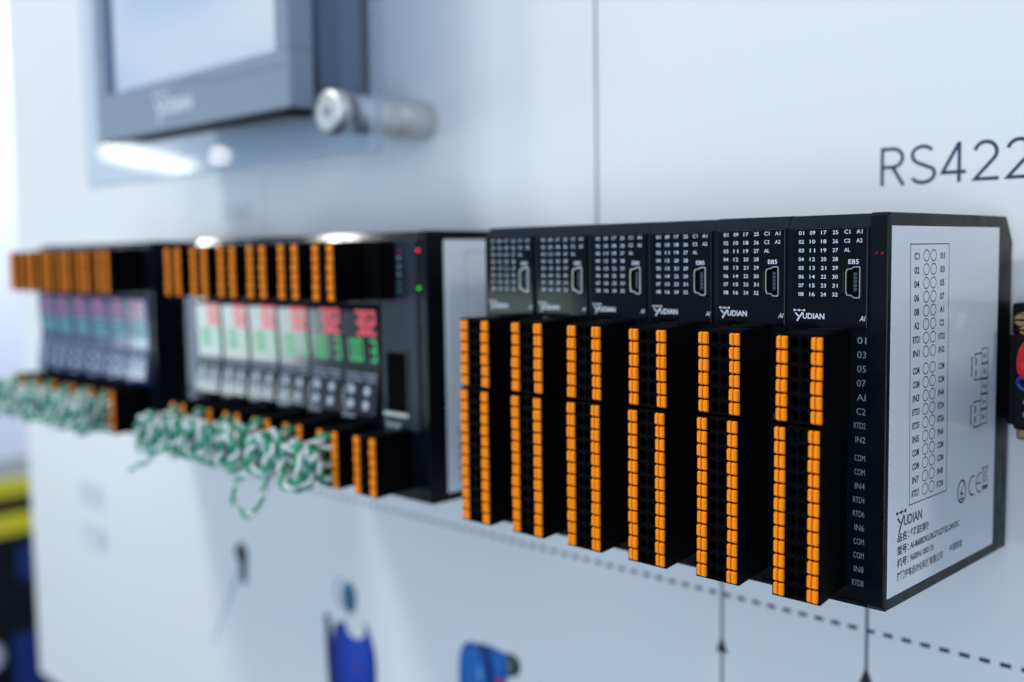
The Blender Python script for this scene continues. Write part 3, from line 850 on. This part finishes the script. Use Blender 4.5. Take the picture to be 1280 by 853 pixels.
# the blue flow meter picture
b = MB(); W2 = lambda u, v: (u, WY-0.10, v); W3 = lambda u, v: (u, WY-0.14, v)
disc(b, -333.5, -190.0, 6.5, 'teal_ink', W, 18, 8.5); stroke(b, [(-333.5, -198), (-334.5, -212)], 4.5, 'faint_ink', W)
ring(b, -339.5, -189, 6.2, 8.0, 1.2, 'cyan_ink', W2, 18, 1.6, 4.7)
def blob(b, cx, cz, rx, rz, m, to, p=2.6, lean=0.0, n=40):
    P = []
    for k in range(n):
        a = 2*math.pi*k/n; c, d = math.cos(a), math.sin(a)
        x = math.copysign(abs(c)**(2/p), c)*rx; z = math.copysign(abs(d)**(2/p), d)*rz
        P.append((cx+x, cz+z+lean*x))
    poly(b, P, m, to)
LV = [lambda u, v, k=k: (u, WY-0.10-0.012*k, v) for k in range(12)]
def shape(b, pts, m, to):
    P = [Vector(p) for p in pts]; n = len(P); out = []
    for i in range(n):
        p0, p1, p2, p3 = P[i-1], P[i], P[(i+1) % n], P[(i+2) % n]
        for k in range(5):
            t = k/5
            out.append(tuple(0.5*((2*p1)+(p2-p0)*t+(2*p0-5*p1+4*p2-p3)*t*t+(3*p1-p0-3*p2+p3)*t**3)))
    poly(b, out, m, to)
BODY = [(-346.4, -207.0), (-336.1, -204.3), (-324.4, -201.2), (-318.8, -201.6), (-314.8, -208.4), (-311.7, -217.7), (-311.8, -234), (-315, -252), (-334.4, -262), (-346, -260), (-349.0, -240), (-349.6, -220)]
shape(b, [(-356.4, -204.6), (-352.3, -204.2), (-350.2, -213.2), (-348.4, -228), (-347.8, -245), (-349.5, -258), (-353, -255), (-355.6, -235), (-356.4, -214.7)], 'dkblue_ink', LV[0])
for k in range(6):
    f = 1-0.12*k
    shape(b, [(-330+(x+330)*f+0.4*k, -226+(z+226)*f+2.0*k) for x, z in BODY], ('print_blue_0', 'print_blue_1', 'print_blue_2', 'print_blue_3', 'print_blue_4', 'print_blue_5')[k], LV[1+k])
shape(b, [(-336.5, -201.5), (-323.5, -198.0), (-320.5, -202.9), (-321.5, -208.6), (-328.1, -211.4), (-335.2, -209.3)], 'wall', LV[8])
blob(b, -328, -226.7, 2.6, 2.2, 'red_wall_tint', LV[8], 2.0)
wobj(b, 'printed_flow_meter')
b = MB()
shape(b, [(-215.6, -190.4), (-209.9, -189.1), (-206.4, -191.5), (-206.0, -195.4), (-208.9, -198.9), (-215.4, -199.8)], 'ink', LV[0]); shape(b, [(-215.4, -191.8), (-211.8, -191.2), (-210.3, -194.3), (-211.9, -198.2), (-215.4, -198.6)], 'green_ink', LV[1])
shape(b, [(-228.9, -189.6), (-219.6, -189.3), (-214.8, -191.1), (-214.2, -200.6), (-216.5, -211), (-223.1, -214), (-225.5, -199)], 'cyan_ink', LV[2]); shape(b, [(-224.0, -191.5), (-218.5, -191.2), (-216.5, -194), (-218.5, -199), (-222.5, -199.5)], 'print_cyan_1', LV[3])
shape(b, [(-233.2, -190.2), (-228.5, -189.6), (-224.5, -197.3), (-222.6, -214), (-226.9, -218), (-230.5, -198)], 'dkblue_ink', LV[4])
shape(b, [(-246.2, -198.4), (-243.8, -193.0), (-238.5, -190.1), (-232.7, -190.4), (-229.2, -195.6), (-227.4, -205), (-227.5, -220), (-238, -226), (-246, -220), (-247.2, -208)], 'cyan_ink', LV[5])
shape(b, [(-244.0, -199), (-240, -193.4), (-234.5, -193.0), (-231.5, -199), (-230.6, -212), (-238, -218), (-243.5, -210)], 'print_cyan_1', LV[6]); blob(b, -232.6, -204, 1.7, 3.6, 'print_cyan_2', LV[7], 2.0)
blob(b, -219.0, -205.0, 3.0, 2.4, 'red_ink', LV[8], 2.2)
wobj(b, 'printed_transmitter')

# ------------------------------------------------------------------ operator panel on its acrylic plate
t = thing('operator_panel', (-375, 28, 56.5), 'slate grey operator panel with a lit pale blue screen above the far module rows', 'monitor')
def sub(mb, name, parent, o=(-375, 28, 56.5), recalc=True):
    mb.v = [tuple(Vector(p)-Vector(o)) for p in mb.v]
    return mb.obj(name, parent, recalc=recalc)
x0, x1, z0, z1 = -471, -279, 56.5, 202
sx0, sx1, sz0, sz1 = -457.5, -289.5, 82.0, 190
b = MB()
def bar(a0, a1, c0, c1, m='bezel', y=20.0): b.bbox(a0, a1, y, 33.6, c0, c1, m, 1.2, 3)
bar(x0, x1, z0, sz0); bar(x0, x1, sz1, z1); bar(x0, sx0, sz0-0.5, sz1+0.5, y=20.02); bar(sx1, x1, sz0-0.5, sz1+0.5, y=20.02)
bz = sub(b, 'bezel', t)
b = MB(); b.box(sx0-1, sx0+6.5, 21.6, 22.5, sz0-0.5, sz1+1, 'screen_rim'); b.box(sx0, sx1+1, 21.7, 22.6, sz0-1.2, sz0+0.8, 'bezel'); sub(b, 'screen_rim', t)
b = MB(); b.box(sx0-1, sx1+1, 22.7, 24.5, sz0-1, sz1+1, 'screen'); sub(b, 'screen', t)
b = MB(); logo(b, -402, 68.6, 38, 7.2, 'label', lambda u, v: (u, 19.93, v)); sub(b, 'printed_logo', bz, recalc=False)
b = MB(); stroke(b, [(-378, 78.0), (-352, 78.0), (-346, 75.2), (-283, 75.2)], 0.5, 'line_ink', lambda u, v: (u, 19.95, v)); sub(b, 'bezel_groove', bz, recalc=False)
b = MB(); b.bbox(-464, -286, 40.6, 66, 66, 196, 'case', 2, 2)
sub(b, 'rear_case', t)
b = MB(); b.bbox(-290, -280.5, 24, 33.5, 53.8, 56.6, 'dark', 0.5, 1); b.bbox(-440, -292, 25, 33.5, 55.0, 56.7, 'dark', 0.4, 1); sub(b, 'gasket', t)  # dark strips along the gap under the bezel
PY0, PY1 = 34.0, 40.0
t = thing('acrylic_plate', (-379, 37, 40), 'clear acrylic plate standing off the wall and holding the operator panel', 'plate')
b = MB(); b.bbox(-519, -240, PY0, PY1, 36, 240, 'acrylic', 0.5, 1); sub(b, 'sheet', t, (-379, 37, 40))
b = MB(); b.bbox(-239.9, -238.9, PY0+0.1, PY1-0.1, 36.2, 239.8, 'edge', 0.2, 1); b.bbox(-518.8, -240.2, PY0+0.1, PY1-0.1, 34.9, 35.9, 'edge', 0.2, 1); sub(b, 'polished_edge', t, (-379, 37, 40))
def standoff(x, z, label):
    t = thing('standoff', (x, WY, z), label, 'standoff')
    b = MB(); b.lathe([(0, 8.4), (-0.6, 8.6), (-20, 8.6), (-21, 8.3), (-22, 8.3), (-23, 8.6), (-43.0, 8.6), (-43.9, 8.2)], (0, 0, 0), (0, 1, 0), 'steel', 40); b.obj('barrel', t)
    b = MB(); b.lathe([(-50.1, 9.6), (-54.5, 9.6), (-55.6, 8.9), (-56.0, 7.6)], (0, 0, 0), (0, 1, 0), 'steel', 40); b.lathe([(-56.0, 2.6), (-56.25, 2.4)], (0, 0, 0), (0, 1, 0), 'inkgrey', 6, False); b.obj('cap', t)
    return t
standoff(-262.8, 53.6, 'large brushed steel standoff barrel between the wall and the acrylic plate')

# ------------------------------------------------------------------ device at the right edge of the photograph
t = thing('relay_block', (16, WY, -62), 'black relay block with brass screws half hidden behind the white labelled end', 'relay block')
O = (16, WY, -62)
b = MB(); b.bbox(9.9, 46, 64, WY, -60, -33, 'dark', 0.8, 2); b.bbox(4.9, 46.4, 73, WY-0.3, -60.3, -34.2, 'dark', 0.8, 2); sub(b, 'body', t, O)
b = MB(); b.bbox(58, 150, 6, WY-0.1, -98, -2, 'housing', 0.8, 2); b.bbox(45.8, 58.2, 60, WY-0.2, -90, -10, 'dark', 0.8, 2); sub(b, 'rear_module', t, O)  # unseen module added out of view to shade the near side label
for k, z in enumerate((-48.5, -52.0, -55.5)):
    b = MB(); b.lathe([(0, 0.9), (0.5, 0.9), (0.7, 0.5)], (13.6, 64.1, z), (0, -1, 0), 'inkgrey', 10); sub(b, 'contact', t, O)
for x, z, r in ((11.4, -29.2, 2.2), (15.7, -28.0, 2.4), (12.4, -32.0, 1.8), (17.5, -31.5, 2.0)):
    b = MB(); b.lathe([(0, r), (9, r), (9.6, r*0.7)], (x, 74.0, z), (0, -1, 0), 'brass', 12); b.box(x-r*0.8, x+r*0.8, 64.2, 64.6, z-0.3, z+0.3, 'dark'); sub(b, 'brass_screw', t, O)
b = MB(); b.bbox(9.6, 46, 68, WY-0.2, -63.5, -60.2, 'brass', 0.5, 1); sub(b, 'brass_rail', t, O)
b = MB(); b.bbox(5.6, 34, 74.2, WY-0.1, -34, -25, 'dark', 0.5, 1); sub(b, 'terminal_base', t, O)
def cable(name, pts, r, m, label):
    b = MB(); b.tube(smooth_path(pts, 10), r, m, 10)
    o = b.obj(name); return tag(o, label, 'cable')
cable('cable', [(28, 66, -31), (22, 58, -32.0), (17.0, 56, -35.0), (15.0, 56.5, -39), (15.3, 58, -43.5), (19, 64, -47)], 1.6, 'red', 'red cable loop beside the right edge of the white side label')
cable('cable', [(31, 66, -40), (21, 59, -43.0), (15.0, 57.5, -44.2), (13.4, 57.8, -46.0), (15.4, 58.5, -48), (21, 61, -47.5), (27, 65, -46)], 0.6, 'bluecable', 'thin dark blue cable curling under the red cable')

# ------------------------------------------------------------------ hall behind the wall's far edge
b = MB(); b.box(-9000, 3000, -5000, 9000, -1320, -1300, 'floor'); tag(b.obj('floor'), kind='structure')
b = MB(); b.box(-6120, -6000, -700, 9000, -1299.9, 2600, 'hallwall'); tag(b.obj('hall_wall'), kind='structure')
t = thing('machine_cabinet', (-2100, 560, -1300), 'black machine cabinet with two yellow rails and blue plates behind the wall edge', 'cabinet')
O = (-2100, 560, -1300)
b = MB(); b.bbox(-1960, -1720, 300, 1300, -1299.9, -520, 'cab_black', 8, 2); sub(b, 'body', t, O)
b = MB(); b.bbox(-1940, -1725, 320, 1280, -519, -378, 'cab_black', 4, 2); sub(b, 'top_hood', t, O)
for z0_, z1_ in ((-404, -372), (-468, -432)):
    b = MB(); b.bbox(-1724.6, -1712, 310, 1270, z0_, z1_, 'yellow', 3, 2); sub(b, 'yellow_rail', t, O)
for z0_, z1_, y0_ in ((-545, -490, 405), (-760, -640, 390)):
    b = MB(); b.bbox(-1719.4, -1704, y0_, 620, z0_, z1_, 'cab_blue', 3, 2); sub(b, 'blue_panel', t, O)
b = MB(); b.lathe([(0, 24), (8, 24), (14, 16)], (-1719, 352, -668), (1, 0, 0), 'pale', 24); sub(b, 'round_lamp', t, O)
